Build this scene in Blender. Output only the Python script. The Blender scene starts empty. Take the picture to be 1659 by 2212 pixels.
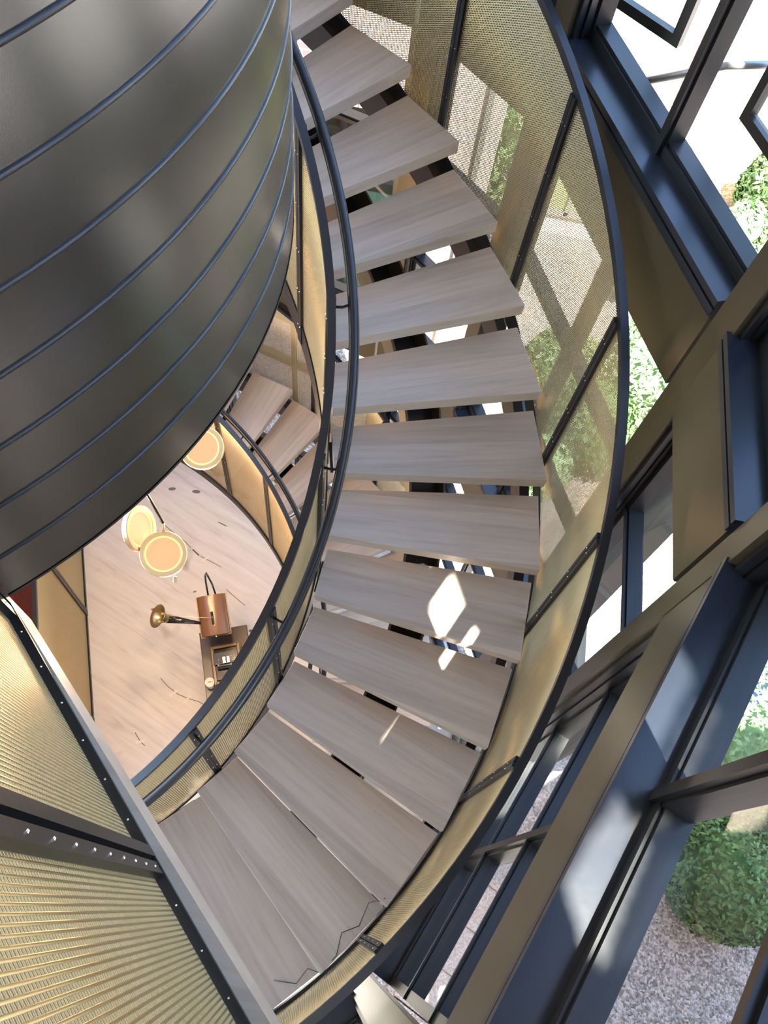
import bpy, math, random
import numpy as np
from mathutils import Matrix, Vector

random.seed(7)
rng = np.random.default_rng(7)
scene = bpy.context.scene
col = scene.collection
Z0 = 8.6                      # height of the camera above the ground floor

# ------------------------------------------------------------------ camera
cam_d = bpy.data.cameras.new('camera')
cam = bpy.data.objects.new('camera', cam_d); col.objects.link(cam)
cam_d.sensor_fit = 'VERTICAL'; cam_d.sensor_height = 36.0; cam_d.sensor_width = 27.0
cam_d.lens = 1689.97687 / 2212 * 36.0
cam_d.clip_start = 0.02; cam_d.clip_end = 200
R_ = Vector((0.98160447, 0.16974761, 0.08739803)); U_ = Vector((-0.19092581, 0.87272124, 0.44933838)); B_ = Vector((0.0, -0.4577591, 0.88907626))
m = Matrix((R_, U_, B_)).transposed().to_4x4(); m.translation = Vector((0, 0, Z0))
cam.matrix_world = m
scene.camera = cam

# ------------------------------------------------------------------ light
world = bpy.data.worlds.new('sky'); scene.world = world; world.use_nodes = True
wn = world.node_tree.nodes; wl = world.node_tree.links
bg = wn['Background']
sky = wn.new('ShaderNodeTexSky'); sky.sky_type = 'NISHITA'; sky.sun_disc = False
sky.sun_elevation = math.radians(62); sky.sun_rotation = math.radians(150); sky.air_density = 1.0; sky.dust_density = 0.2; sky.ozone_density = 1.5
wl.new(sky.outputs[0], bg.inputs[0]); bg.inputs[1].default_value = 0.42
SUN_AZ, SUN_EL = math.radians(-60.5), math.radians(70)
sd = Vector((math.cos(SUN_EL) * math.cos(SUN_AZ), math.cos(SUN_EL) * math.sin(SUN_AZ), math.sin(SUN_EL)))
sun_d = bpy.data.lights.new('sun', 'SUN'); sun_d.energy = 16; sun_d.angle = math.radians(0.53); sun_d.color = (1.0, 0.95, 0.87)
sun = bpy.data.objects.new('sun', sun_d); col.objects.link(sun); sun.location = (6, -8, 20)
sun.rotation_euler = (-sd).to_track_quat('-Z', 'Y').to_euler()
scene.view_settings.view_transform = 'Standard'; scene.view_settings.look = 'None'
scene.view_settings.gamma = 1.0; scene.view_settings.use_curve_mapping = False
scene.view_settings.exposure = 1.85
scene.cycles.use_denoising = True
scene.cycles.max_bounces = 10; scene.cycles.transparent_max_bounces = 24
scene.cycles.diffuse_bounces = 5; scene.cycles.glossy_bounces = 5

# ------------------------------------------------------------------ materials
def mat(name):
    M = bpy.data.materials.new(name); M.use_nodes = True
    return M, M.node_tree.nodes, M.node_tree.links, M.node_tree.nodes['Principled BSDF']
def simple(name, c, rough=.5, metal=0., spec=.5, bump=0., bscale=200.):
    M, n, l, p = mat(name)
    p.inputs['Base Color'].default_value = (*c, 1); p.inputs['Roughness'].default_value = rough
    p.inputs['Metallic'].default_value = metal; p.inputs['Specular IOR Level'].default_value = spec
    if bump:
        t = n.new('ShaderNodeTexNoise'); t.inputs['Scale'].default_value = bscale
        tc = n.new('ShaderNodeTexCoord'); l.new(tc.outputs['Object'], t.inputs['Vector'])
        b = n.new('ShaderNodeBump'); b.inputs['Strength'].default_value = bump; b.inputs['Distance'].default_value = .01
        l.new(t.outputs['Fac'], b.inputs['Height']); l.new(b.outputs[0], p.inputs['Normal'])
    return M
def ramp(n, stops):
    r = n.new('ShaderNodeValToRGB'); e = r.color_ramp.elements
    while len(e) < len(stops): e.new(.5)
    for i, (pos, c) in enumerate(stops): e[i].position = pos; e[i].color = (*c, 1)
    return r
def math_node(n, l, op, a, b=None):
    k = n.new('ShaderNodeMath'); k.operation = op
    for i, v in enumerate((a, b)):
        if v is None: continue
        if hasattr(v, 'links'): l.new(v, k.inputs[i])
        else: k.inputs[i].default_value = v
    return k.outputs[0]

M_STEEL = simple('black_steel', (.008, .009, .011), .36, .0, .35, .04, 60)
M_RAIL = simple('black_rail_paint', (.007, .009, .013), .30, 0, .5)
M_TANREFL = simple('black_paint_tan_reflection', (.085, .071, .046), .33, .5, .5, .03, 25)  # black paint; the tan reflected from treads and brass is put into the colour
M_SILL = simple('black_sill_sky_tint', (.010, .014, .022), .28, 0, .6, .03, 20)  # black paint, tinted with the blue of the sky it reflects
M_FRAME = simple('window_steel', (.009, .010, .011), .36, 0, .4)
M_CHROME = simple('screw_metal', (.75, .72, .66), .25, 1)
M_BRASS = simple('brass_mesh_metal', (.43, .345, .19), .42, 1)
M_BRASSB = simple('brushed_brass', (.72, .55, .30), .34, .55)
M_BELL = simple('bell_brass', (.36, .31, .17), .28, .9)
M_BLACK = simple('gloss_black', (.008, .008, .009), .15, 0, .6)
M_DARKWOOD = simple('dark_walnut', (.030, .017, .012), .35)
M_PLASTER = simple('plaster', (.66, .62, .57), .9)
M_CREAM = simple('cream_card', (.72, .62, .50), .6)
M_RED = simple('red_print', (.45, .07, .05), .6)
M_STONE = simple('pale_stone', (.55, .52, .48), .8, 0, .3, .2, 90)
M_TILE = simple('grey_tile', (.42, .40, .38), .55)
M_ORANGE = simple('orange_cloth', (.75, .25, .10), .8)
M_TABLE = simple('blue_grey_table_top', (.16, .22, .33), .25)
M_STUCCO = simple('pink_stucco', (.62, .50, .42), .9)
M_WHITE = simple('white_paint', (.78, .76, .72), .8)
M_DOORREFL = simple('green_reflecting_door', (.36, .46, .32), .25)  # bushes reflected in the glass door are put into its green colour
M_CEDAR = simple('cedar_boards', (.30, .15, .08), .7)
M_GREYMETAL = simple('grey_metal', (.35, .35, .34), .4, .6)
M_SHINGLE = simple('roof_shingle', (.10, .09, .085), .9)

def make_drum_mat():
    M, n, l, p = mat('drum_steel')
    p.inputs['Metallic'].default_value = 1; p.inputs['Roughness'].default_value = .27
    tc = n.new('ShaderNodeTexCoord'); t = n.new('ShaderNodeTexNoise'); t.inputs['Scale'].default_value = 2.2; t.inputs['Detail'].default_value = 3
    l.new(tc.outputs['Object'], t.inputs['Vector'])
    r = ramp(n, [(.3, (.115, .122, .126)), (.7, (.14, .145, .142))]); l.new(t.outputs['Fac'], r.inputs[0]); l.new(r.outputs[0], p.inputs['Base Color'])
    t2 = n.new('ShaderNodeTexNoise'); t2.inputs['Scale'].default_value = 700
    l.new(tc.outputs['Object'], t2.inputs['Vector'])
    b = n.new('ShaderNodeBump'); b.inputs['Strength'].default_value = .05; b.inputs['Distance'].default_value = .002
    l.new(t2.outputs['Fac'], b.inputs['Height']); l.new(b.outputs[0], p.inputs['Normal'])
    return M
M_DRUM = make_drum_mat()

def make_oak():
    M, n, l, p = mat('tread_oak')
    tc = n.new('ShaderNodeTexCoord'); sx = n.new('ShaderNodeSeparateXYZ'); l.new(tc.outputs['Object'], sx.inputs[0])
    oi = n.new('ShaderNodeObjectInfo')
    y = math_node(n, l, 'ADD', sx.outputs['Y'], math_node(n, l, 'MULTIPLY', oi.outputs['Random'], .13))
    st = math_node(n, l, 'FLOOR', math_node(n, l, 'MULTIPLY', y, 9.5))
    seed = math_node(n, l, 'ADD', math_node(n, l, 'MULTIPLY', st, 3.71), math_node(n, l, 'MULTIPLY', oi.outputs['Random'], 91.7))
    wnz = n.new('ShaderNodeTexWhiteNoise'); wnz.noise_dimensions = '1D'; l.new(seed, wnz.inputs['W'])
    cmb = n.new('ShaderNodeCombineXYZ')
    l.new(math_node(n, l, 'MULTIPLY', sx.outputs['X'], 2.2), cmb.inputs[0])
    l.new(math_node(n, l, 'ADD', math_node(n, l, 'MULTIPLY', sx.outputs['Y'], 34), math_node(n, l, 'MULTIPLY', wnz.outputs['Value'], 40)), cmb.inputs[1])
    l.new(math_node(n, l, 'ADD', math_node(n, l, 'MULTIPLY', sx.outputs['Z'], 34), seed), cmb.inputs[2])
    g = n.new('ShaderNodeTexNoise'); g.inputs['Scale'].default_value = 1.0; g.inputs['Detail'].default_value = 6; g.inputs['Roughness'].default_value = .62
    l.new(cmb.outputs[0], g.inputs['Vector'])
    r1 = ramp(n, [(.22, (.37, .31, .255)), (.5, (.45, .39, .33)), (.78, (.50, .44, .38))]); l.new(g.outputs['Fac'], r1.inputs[0])
    r2 = ramp(n, [(0, (.84, .81, .79)), (.5, (.97, .95, .93)), (1, (1.10, 1.08, 1.05))]); l.new(wnz.outputs['Value'], r2.inputs[0])
    mx = n.new('ShaderNodeMixRGB'); mx.blend_type = 'MULTIPLY'; mx.inputs[0].default_value = 1
    l.new(r1.outputs[0], mx.inputs[1]); l.new(r2.outputs[0], mx.inputs[2]); l.new(mx.outputs[0], p.inputs['Base Color'])
    p.inputs['Roughness'].default_value = .42; p.inputs['Specular IOR Level'].default_value = .45
    b = n.new('ShaderNodeBump'); b.inputs['Strength'].default_value = .12; b.inputs['Distance'].default_value = .003
    l.new(g.outputs['Fac'], b.inputs['Height']); l.new(b.outputs[0], p.inputs['Normal'])
    return M
M_OAK = make_oak()

def make_floor():
    M, n, l, p = mat('whitewashed_oak_floor')
    tc = n.new('ShaderNodeTexCoord'); mp = n.new('ShaderNodeMapping'); mp.inputs['Rotation'].default_value = (0, 0, math.radians(-158.5))
    l.new(tc.outputs['Object'], mp.inputs[0]); sx = n.new('ShaderNodeSeparateXYZ'); l.new(mp.outputs[0], sx.inputs[0])
    v = math_node(n, l, 'MULTIPLY', sx.outputs['Y'], 1.55); st = math_node(n, l, 'FLOOR', v); fr = math_node(n, l, 'FRACT', v)
    wnz = n.new('ShaderNodeTexWhiteNoise'); wnz.noise_dimensions = '1D'; l.new(st, wnz.inputs['W'])
    cmb = n.new('ShaderNodeCombineXYZ')
    l.new(math_node(n, l, 'MULTIPLY', sx.outputs['X'], 1.1), cmb.inputs[0]); l.new(math_node(n, l, 'MULTIPLY', sx.outputs['Y'], 9), cmb.inputs[1]); l.new(math_node(n, l, 'MULTIPLY', st, 7.3), cmb.inputs[2])
    g = n.new('ShaderNodeTexNoise'); g.inputs['Scale'].default_value = 1.3; g.inputs['Detail'].default_value = 7; g.inputs['Roughness'].default_value = .6; g.inputs['Distortion'].default_value = .6
    l.new(cmb.outputs[0], g.inputs['Vector'])
    r1 = ramp(n, [(.22, (.40, .35, .31)), (.42, (.56, .52, .48)), (.7, (.64, .60, .56))]); l.new(g.outputs['Fac'], r1.inputs[0])
    k = n.new('ShaderNodeTexNoise'); k.inputs['Scale'].default_value = 1.7; k.inputs['Detail'].default_value = 2
    l.new(tc.outputs['Object'], k.inputs['Vector'])
    kr = ramp(n, [(.30, (.50, .46, .44)), (.36, (1, 1, 1))]); l.new(k.outputs['Fac'], kr.inputs[0])
    mx = n.new('ShaderNodeMixRGB'); mx.blend_type = 'MULTIPLY'; mx.inputs[0].default_value = .8; l.new(r1.outputs[0], mx.inputs[1]); l.new(kr.outputs[0], mx.inputs[2])
    jr = ramp(n, [(.0, (.62, .55, .5)), (.008, (1, 1, 1))]); l.new(fr, jr.inputs[0])
    m2 = n.new('ShaderNodeMixRGB'); m2.blend_type = 'MULTIPLY'; m2.inputs[0].default_value = 1; l.new(mx.outputs[0], m2.inputs[1]); l.new(jr.outputs[0], m2.inputs[2])
    l.new(m2.outputs[0], p.inputs['Base Color']); p.inputs['Roughness'].default_value = .5
    return M
M_FLOOR = make_floor()

def make_gravel(name, dark, mid, light, scale):
    M, n, l, p = mat(name)
    tc = n.new('ShaderNodeTexCoord'); v = n.new('ShaderNodeTexVoronoi'); v.inputs['Scale'].default_value = scale
    l.new(tc.outputs['Object'], v.inputs['Vector'])
    sx = n.new('ShaderNodeSeparateColor'); l.new(v.outputs['Color'], sx.inputs[0])
    r = ramp(n, [(0, dark), (.5, mid), (1, light)]); l.new(sx.outputs[0], r.inputs[0]); l.new(r.outputs[0], p.inputs['Base Color'])
    p.inputs['Roughness'].default_value = .95
    b = n.new('ShaderNodeBump'); b.inputs['Strength'].default_value = .7; b.inputs['Distance'].default_value = .02; b.invert = True
    l.new(v.outputs['Distance'], b.inputs['Height']); l.new(b.outputs[0], p.inputs['Normal'])
    return M
M_GRAVEL = make_gravel('gravel', (.13, .105, .09), (.29, .245, .215), (.50, .45, .41), 48)
M_MULCH = make_gravel('bark_mulch', (.16, .09, .045), (.30, .19, .10), (.44, .31, .18), 30)
M_PAVER = make_gravel('exposed_aggregate', (.28, .23, .20), (.40, .34, .30), (.58, .52, .47), 70)

def make_brick(name, c1, c2, mortar, scale=1.0):
    M, n, l, p = mat(name)
    uv = n.new('ShaderNodeUVMap'); b = n.new('ShaderNodeTexBrick')
    l.new(uv.outputs[0], b.inputs['Vector'])
    b.inputs['Color1'].default_value = (*c1, 1); b.inputs['Color2'].default_value = (*c2, 1); b.inputs['Mortar'].default_value = (*mortar, 1)
    b.inputs['Scale'].default_value = scale; b.inputs['Mortar Size'].default_value = .010; b.inputs['Brick Width'].default_value = .215; b.inputs['Row Height'].default_value = .075
    l.new(b.outputs['Color'], p.inputs['Base Color']); p.inputs['Roughness'].default_value = .9
    bp = n.new('ShaderNodeBump'); bp.inputs['Strength'].default_value = .5; bp.inputs['Distance'].default_value = .01; bp.invert = True
    l.new(b.outputs['Fac'], bp.inputs['Height']); l.new(bp.outputs[0], p.inputs['Normal'])
    return M
M_PALEBRICK = make_brick('pale_brick', (.72, .50, .42), (.66, .46, .39), (.82, .80, .76))
M_REDBRICK = make_brick('red_brick', (.30, .045, .025), (.24, .035, .02), (.16, .04, .03))

def make_leaf(name, c1, c2):
    M, n, l, p = mat(name)
    tc = n.new('ShaderNodeTexCoord'); t = n.new('ShaderNodeTexNoise'); t.inputs['Scale'].default_value = 14; t.inputs['Detail'].default_value = 2
    l.new(tc.outputs['Object'], t.inputs['Vector'])
    r = ramp(n, [(.3, c1), (.7, c2)]); l.new(t.outputs['Fac'], r.inputs[0]); l.new(r.outputs[0], p.inputs['Base Color'])
    p.inputs['Roughness'].default_value = .6; p.inputs['Specular IOR Level'].default_value = .3
    return M
M_LEAF1 = make_leaf('boxwood_leaf', (.035, .085, .022), (.09, .17, .045))
M_LEAF2 = make_leaf('juniper_leaf', (.14, .26, .10), (.28, .42, .18))
M_LEAF3 = make_leaf('tree_leaf', (.05, .10, .03), (.13, .22, .07))
M_BARK = simple('bark', (.10, .07, .05), .9)

def make_glass():
    M, n, l, p = mat('window_glass'); n.remove(p)
    out = n['Material Output']; tr = n.new('ShaderNodeBsdfTransparent'); tr.inputs[0].default_value = (.93, .96, .94, 1)
    gl = n.new('ShaderNodeBsdfGlossy'); gl.inputs['Roughness'].default_value = .02
    ge = n.new('ShaderNodeNewGeometry'); dp = n.new('ShaderNodeVectorMath'); dp.operation = 'DOT_PRODUCT'
    l.new(ge.outputs['Incoming'], dp.inputs[0]); l.new(ge.outputs['Normal'], dp.inputs[1])
    om = math_node(n, l, 'SUBTRACT', 1.0, math_node(n, l, 'ABSOLUTE', dp.outputs['Value']))
    fr_out = math_node(n, l, 'ADD', math_node(n, l, 'MULTIPLY', math_node(n, l, 'POWER', om, 5.0), .90), .05)
    mx = n.new('ShaderNodeMixShader'); l.new(fr_out, mx.inputs[0]); l.new(tr.outputs[0], mx.inputs[1]); l.new(gl.outputs[0], mx.inputs[2]); l.new(mx.outputs[0], out.inputs[0])
    return M
M_GLASS = make_glass()
M_DARKGLASS = simple('dark_window_glass', (.015, .03, .022), .05, 0, .6)
def make_emit(name, c, s):
    M, n, l, p = mat(name)
    p.inputs['Base Color'].default_value = (.1, .08, .06, 1); p.inputs['Emission Color'].default_value = (*c, 1); p.inputs['Emission Strength'].default_value = s
    return M
M_LAMP = make_emit('lamp_diffuser', (1.0, .54, .23), .26)
M_LAMPRIM = make_emit('lamp_edge_glow', (1.0, .78, .28), .42)

# ------------------------------------------------------------------ helpers
class MB:
    def __init__(s): s.v = []; s.f = []; s.m = []; s.uv = None
    def add(s, V, F, mi=0):
        o = len(s.v); s.v.extend([tuple(x) for x in V]); s.f.extend([tuple(i + o for i in f) for f in F]); s.m.extend([mi] * len(F))
    def box(s, c, ax, ay, az, mi=0):          # centre and three half-axis vectors
        c, ax, ay, az = (np.array(q, float) for q in (c, ax, ay, az))
        V = [c + i * ax + j * ay + k * az for k in (-1, 1) for j in (-1, 1) for i in (-1, 1)]
        s.add(V, [(0, 2, 3, 1), (4, 5, 7, 6), (0, 1, 5, 4), (2, 6, 7, 3), (0, 4, 6, 2), (1, 3, 7, 5)], mi)
    def aabb(s, x0, x1, y0, y1, z0, z1, mi=0):
        s.box(((x0 + x1) / 2, (y0 + y1) / 2, (z0 + z1) / 2), ((x1 - x0) / 2, 0, 0), (0, (y1 - y0) / 2, 0), (0, 0, (z1 - z0) / 2), mi)
    def sweep(s, secs, mi=0, caps=True):      # list of closed sections with equal point counts
        n = len(secs[0]); V = [p for q in secs for p in q]; F = []
        for i in range(len(secs) - 1):
            for j in range(n):
                a, b = i * n + j, i * n + (j + 1) % n
                F.append((a, b, b + n, a + n))
        if caps: F.append(tuple(range(n))[::-1]); F.append(tuple((len(secs) - 1) * n + j for j in range(n)))
        s.add(V, F, mi)
    def tube(s, pts, r, n=10, mi=0):
        pts = [np.array(p, float) for p in pts]; secs = []; prev = None
        for i, p in enumerate(pts):
            t = pts[min(i + 1, len(pts) - 1)] - pts[max(i - 1, 0)]; t = t / (np.linalg.norm(t) + 1e-12)
            if prev is None:
                a = np.array((0, 0, 1.)) if abs(t[2]) < .9 else np.array((1., 0, 0))
                u = np.cross(t, a)
            else: u = prev - t * (prev @ t)
            u /= np.linalg.norm(u); prev = u; w = np.cross(t, u)
            rr = r[i] if hasattr(r, '__len__') else r
            secs.append([p + rr * (math.cos(2 * math.pi * k / n) * u + math.sin(2 * math.pi * k / n) * w) for k in range(n)])
        s.sweep(secs, mi)
    def lathe(s, c, axis, prof, n=32, mi=0, mids=None):   # prof: (radius, height) along axis
        c = np.array(c, float); t = np.array(axis, float); t /= np.linalg.norm(t)
        a = np.array((0, 0, 1.)) if abs(t[2]) < .9 else np.array((1., 0, 0)); u = np.cross(t, a); u /= np.linalg.norm(u); w = np.cross(t, u)
        V = []; F = []
        for (r, h) in prof:
            for k in range(n):
                an = 2 * math.pi * k / n; V.append(c + t * h + r * (math.cos(an) * u + math.sin(an) * w))
        for i in range(len(prof) - 1):
            for k in range(n): F.append((i * n + k, i * n + (k + 1) % n, (i + 1) * n + (k + 1) % n, (i + 1) * n + k))
        s.add(V, F, mi)
    def ball(s, c, r, mi=0, n=8):
        s.lathe(c, (0, 0, 1), [(max(1e-4, r * math.sin(math.pi * i / 5)), -r * math.cos(math.pi * i / 5)) for i in range(6)], n, mi)
    def build(s, name, mats, parent=None, smooth=False, loc=None):
        me = bpy.data.meshes.new(name)
        V = np.array(s.v, float)
        if loc is not None: V = V - np.array(loc, float)
        me.from_pydata(V.tolist(), [], s.f); me.update()
        for M in (mats if isinstance(mats, (list, tuple)) else [mats]): me.materials.append(M)
        if max(s.m, default=0): me.polygons.foreach_set('material_index', s.m)
        if smooth: me.polygons.foreach_set('use_smooth', [True] * len(s.f))
        o = bpy.data.objects.new(name, me); col.objects.link(o)
        if loc is not None: o.location = loc
        if parent is not None: o.parent = parent
        if smooth and smooth != 'all':
            md = o.modifiers.new('edges', 'EDGE_SPLIT'); md.split_angle = math.radians(35)
        return o
def bevel(o, w=.004, seg=2):
    md = o.modifiers.new('bevel', 'BEVEL'); md.width = w; md.segments = seg; md.limit_method = 'ANGLE'; return o
def tag(o, label=None, cat=None, group=None, kind=None):
    if label: o['label'] = label
    if cat: o['category'] = cat
    if group: o['group'] = group
    if kind: o['kind'] = kind
    return o
def empty(name, loc=(0, 0, 0), rz=0):
    o = bpy.data.objects.new(name, None); col.objects.link(o); o.location = loc; o.rotation_euler = (0, 0, rz); o.empty_display_size = .1
    return o
def thing(name, label, cat, group=None): return tag(empty(name), label, cat, group)
def struct(name): return tag(empty(name), kind='structure')

# ------------------------------------------------------------------ the stair's geometry
CX, CY = -2.08057, 1.64560
RI, RO = 1.8203, 2.9343
H0, RISE, DTH, TH0 = 2.42406, 0.178, 0.149065, 1.221889
A_FRONT = -0.15025; T_TREAD = .0723
S_LOW = 20.326                                   # steps of turn that the flat landing takes up
def ang(k): return TH0 - k * DTH
def P(r, k, z): return np.array((CX + r * math.cos(ang(k)), CY + r * math.sin(ang(k)), z))
def zline(k): return Z0 - H0 - k * RISE          # nosing line of the upper flight
def zlow(k): return Z0 - H0 - (k - S_LOW) * RISE # nosing line of the lower flight
def helix_bar(mb, r0, r1, o0, o1, k0, k1, zf, mi=0, step=.2):
    n = max(2, int(abs(k1 - k0) / step) + 1); secs = []
    for i in range(n):
        k = k0 + (k1 - k0) * i / (n - 1); z = zf(k)
        secs.append([P(r0, k, z + o0), P(r1, k, z + o0), P(r1, k, z + o1), P(r0, k, z + o1)])
    mb.sweep(secs, mi)

# perforated sheet: vertical bars with short staggered bridges, all real geometry
PITCH = .0104
def perforated(name, pt, nrm, L, zb, zt, parent, material=M_BRASS, pitch=PITCH, th=.0014, bar=.36, bridge=.38):
    n = int(L / pitch); pv = pitch
    bw = pitch * bar / 2; V = []; F = []
    def hexa(p0, p1, n0, n1, zb0, zt0, zb1, zt1):
        o = len(V); a = n0 * th / 2; b = n1 * th / 2
        for (p, q, zl, zh) in ((p0, a, zb0, zt0), (p1, b, zb1, zt1)):
            V.extend(((p[0] - q[0], p[1] - q[1], zl), (p[0] + q[0], p[1] + q[1], zl), (p[0] + q[0], p[1] + q[1], zh), (p[0] - q[0], p[1] - q[1], zh)))
        return o
    for i in range(n + 1):
        s = i * pitch
        s0, s1 = max(0, s - bw), min(L, s + bw)
        o = hexa(np.array(pt(s0)), np.array(pt(s1)), np.array(nrm(s0)), np.array(nrm(s1)), zb(s0), zt(s0), zb(s1), zt(s1))
        F.extend(((o, o + 1, o + 2, o + 3), (o + 7, o + 6, o + 5, o + 4), (o, o + 4, o + 5, o + 1), (o + 1, o + 5, o + 6, o + 2), (o + 2, o + 6, o + 7, o + 3), (o + 3, o + 7, o + 4, o)))
        if i == n: break
        sa, sb = s + bw, s + pitch - bw
        pa, pb, na, nb = np.array(pt(sa)), np.array(pt(sb)), np.array(nrm(sa)), np.array(nrm(sb))
        zlo, zhi = zb((sa + sb) / 2), zt((sa + sb) / 2)
        j = math.ceil(zlo / pv); off = .5 * pv if i % 2 else 0.
        z = j * pv + off
        while z + bridge * pv < zhi:
            o = hexa(pa, pb, na, nb, z, z + bridge * pv, z, z + bridge * pv)
            F.extend(((o, o + 4, o + 5, o + 1), (o + 1, o + 5, o + 6, o + 2), (o + 2, o + 6, o + 7, o + 3), (o + 3, o + 7, o + 4, o)))
            z += pv
    me = bpy.data.meshes.new(name)
    Va = np.array(V, np.float32).ravel(); Fa = np.array(F, np.int32)
    me.vertices.add(len(V)); me.vertices.foreach_set('co', Va)
    me.loops.add(Fa.size); me.loops.foreach_set('vertex_index', Fa.ravel())
    me.polygons.add(len(F)); me.polygons.foreach_set('loop_start', np.arange(0, Fa.size, 4, dtype=np.int32))
    me.materials.append(material); me.update(calc_edges=True)
    ob = bpy.data.objects.new(name, me); col.objects.link(ob); ob.parent = parent
    return ob
def helix_mesh(parent, r, k0, k1, o0, o1, zf, name='mesh_panel'):
    L = abs(k1 - k0) * DTH * r; sg = 1 if k1 > k0 else -1
    kk = lambda s: k0 + sg * s / (DTH * r)
    return perforated(name, lambda s: P(r, kk(s), 0)[:2], lambda s: (math.cos(ang(kk(s))), math.sin(ang(kk(s)))), L,
                      lambda s: zf(kk(s)) + o0, lambda s: zf(kk(s)) + o1, parent)
def post(parent, r0, r1, k, z0, z1, w=.023, gap=.004, inner=True):
    mb = MB(); a = ang(k); er = np.array((math.cos(a), math.sin(a), 0)); et = np.array((-math.sin(a), math.cos(a), 0))
    for sgn in (-1, 1):
        c = P((r0 + r1) / 2, k, (z0 + z1) / 2) + sgn * et * (w / 2 + gap / 2)
        mb.box(c, et * w / 2, er * (r1 - r0) / 2, (0, 0, (z1 - z0) / 2))
    n = 5
    for i in range(n):
        z = z0 + (z1 - z0) * (i + .5) / n
        for sgn in (-1, 1):
            for rr in (r0, r1): mb.ball(P(rr, k, z) + sgn * et * (w * .6), .0035, 1, 6)
    return mb.build('post', [M_STEEL, M_CHROME], parent)

# ------------------------------------------------------------------ treads
def tread_mesh():
    mb = MB(); h = A_FRONT / 2
    q = [(RI, h + .00), (RO, h), (RO, -h), (RI, -h)]
    pts = [(r * math.cos(a), r * math.sin(a)) for r, a in q]
    b = [(x, y, -T_TREAD) for x, y in pts]; t = [(x, y, 0) for x, y in pts]
    mb.add(b + t, [(3, 2, 1, 0), (4, 5, 6, 7), (0, 1, 5, 4), (1, 2, 6, 5), (2, 3, 7, 6), (3, 0, 4, 7)])
    return mb
def bracket_mesh(side):
    mb = MB()
    if side == 'inner': mb.box(((RI + .03), 0, -T_TREAD - .006), (.05, 0, 0), (0, .09, 0), (0, 0, .006)); mb.box((RI + .0, 0, -T_TREAD - .05), (.006, 0, 0), (0, .03, 0), (0, 0, .045))
    else: mb.box((2.34, 0, -T_TREAD - .006), (.13, 0, 0), (0, .10, 0), (0, 0, .006))
    return mb
proto = None
def tread(k, z, label, group):
    global proto
    if proto is None:
        o = tread_mesh().build('stair_tread', M_OAK); bevel(o, .004, 2)
        bracket_mesh('inner').build('support_bracket', M_STEEL, o); bracket_mesh('mid').build('support_plate', M_STEEL, o)
        proto = o
    else:
        o = proto.copy(); col.objects.link(o)
        for ch in list(proto.children):
            c = ch.copy(); col.objects.link(c); c.parent = o
    o.location = (CX, CY, z); o.rotation_euler = (0, 0, ang(k) + A_FRONT / 2)
    tag(o, label, 'stair tread', group); return o
UP = ['pale grey oak tread hidden mostly behind the black drum above the topmost visible step',
      'oak tread cut by the top edge of the photo beside the black drum',
      'first complete grey oak tread below the top edge, in front of bright brick',
      'second complete grey oak tread below the top edge of the photo',
      'third complete oak tread from the top, its end beside the second mesh post',
      'fourth complete oak tread from the top, with a faint crossing line near its outer end',
      'fifth complete oak tread from the top, with a faint crossing line near its outer end',
      'sixth complete oak tread from the top, with a short dark crack near the handrail',
      'seventh complete oak tread from the top, just above the sunlit tread',
      'oak tread with the long white diamond patch of sun, eighth from the top',
      'oak tread with a bright sun patch and thin slanting sun streak, ninth from the top',
      'tenth oak tread from the top, next below the two sunlit treads',
      'eleventh oak tread from the top, fourth from the bottom of the upper flight',
      'twelfth oak tread from the top, with a thin black wire near its outer end',
      'lowest broad oak tread beside the near brass guard at the photo bottom']
for k in range(-1, 14):
    tread(k, zline(k), UP[k + 1], 'treads of the upper flight')
ORD = ['first', 'second', 'third', 'fourth', 'fifth', 'sixth', 'seventh', 'eighth', 'ninth', 'tenth', 'eleventh', 'twelfth', 'thirteenth', 'fourteenth', 'fifteenth', 'sixteenth']
for j in range(-3, 9):
    k = 42.066 + j
    if j < -1: lb = 'warm lower flight oak tread under the black drum, %s above the visible ones' % ('two steps' if j == -3 else 'one step')
    else: lb = '%s warm oak tread of the lower flight, counting down from the drum rim' % ORD[j + 1]
    tread(k, zlow(k) - .250 + .0, lb, 'treads of the lower flight')

# steel carriage under the treads
def carriage(zf, k0, k1, o_top, label):
    t = thing('stair_stringer', label, 'stringer')
    mb = MB(); helix_bar(mb, 2.236, 2.250, o_top - .20, o_top, k0, k1, zf); mb.build('inner_plate', M_TANREFL, t)
    mb = MB(); helix_bar(mb, 2.425, 2.435, o_top - .20, o_top, k0, k1, zf); mb.build('outer_plate', M_TANREFL, t)
    mb = MB(); helix_bar(mb, 2.250, 2.425, o_top - .20, o_top - .185, k0, k1, zf); mb.build('bottom_plate', M_STEEL, t)
    mb = MB(); helix_bar(mb, 2.850, 2.905, o_top - .20, o_top, k0, k1, zf); mb.build('outer_channel', M_STEEL, t)
    return t
carriage(zline, -1.5, 14.0, -.085, 'black steel carriage box and outer channel under the upper oak treads')
carriage(zlow, 39.0, 51.5, -.335, 'black steel carriage under the warm oak treads of the lower flight')

# landing between the flights
mb = MB(); n = 40; zl = zline(14)
secs = []
for i in range(n + 1):
    k = 14 + (36.5 - 14) * i / n; secs.append([P(RI, k, zl - .14), P(RO, k, zl - .14), P(RO, k, zl), P(RI, k, zl)])
mb.sweep(secs); o = mb.build('stair_landing', M_OAK); tag(o, 'brown oak landing strip beyond the lowest tread behind the near brass guard', 'landing')

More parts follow.
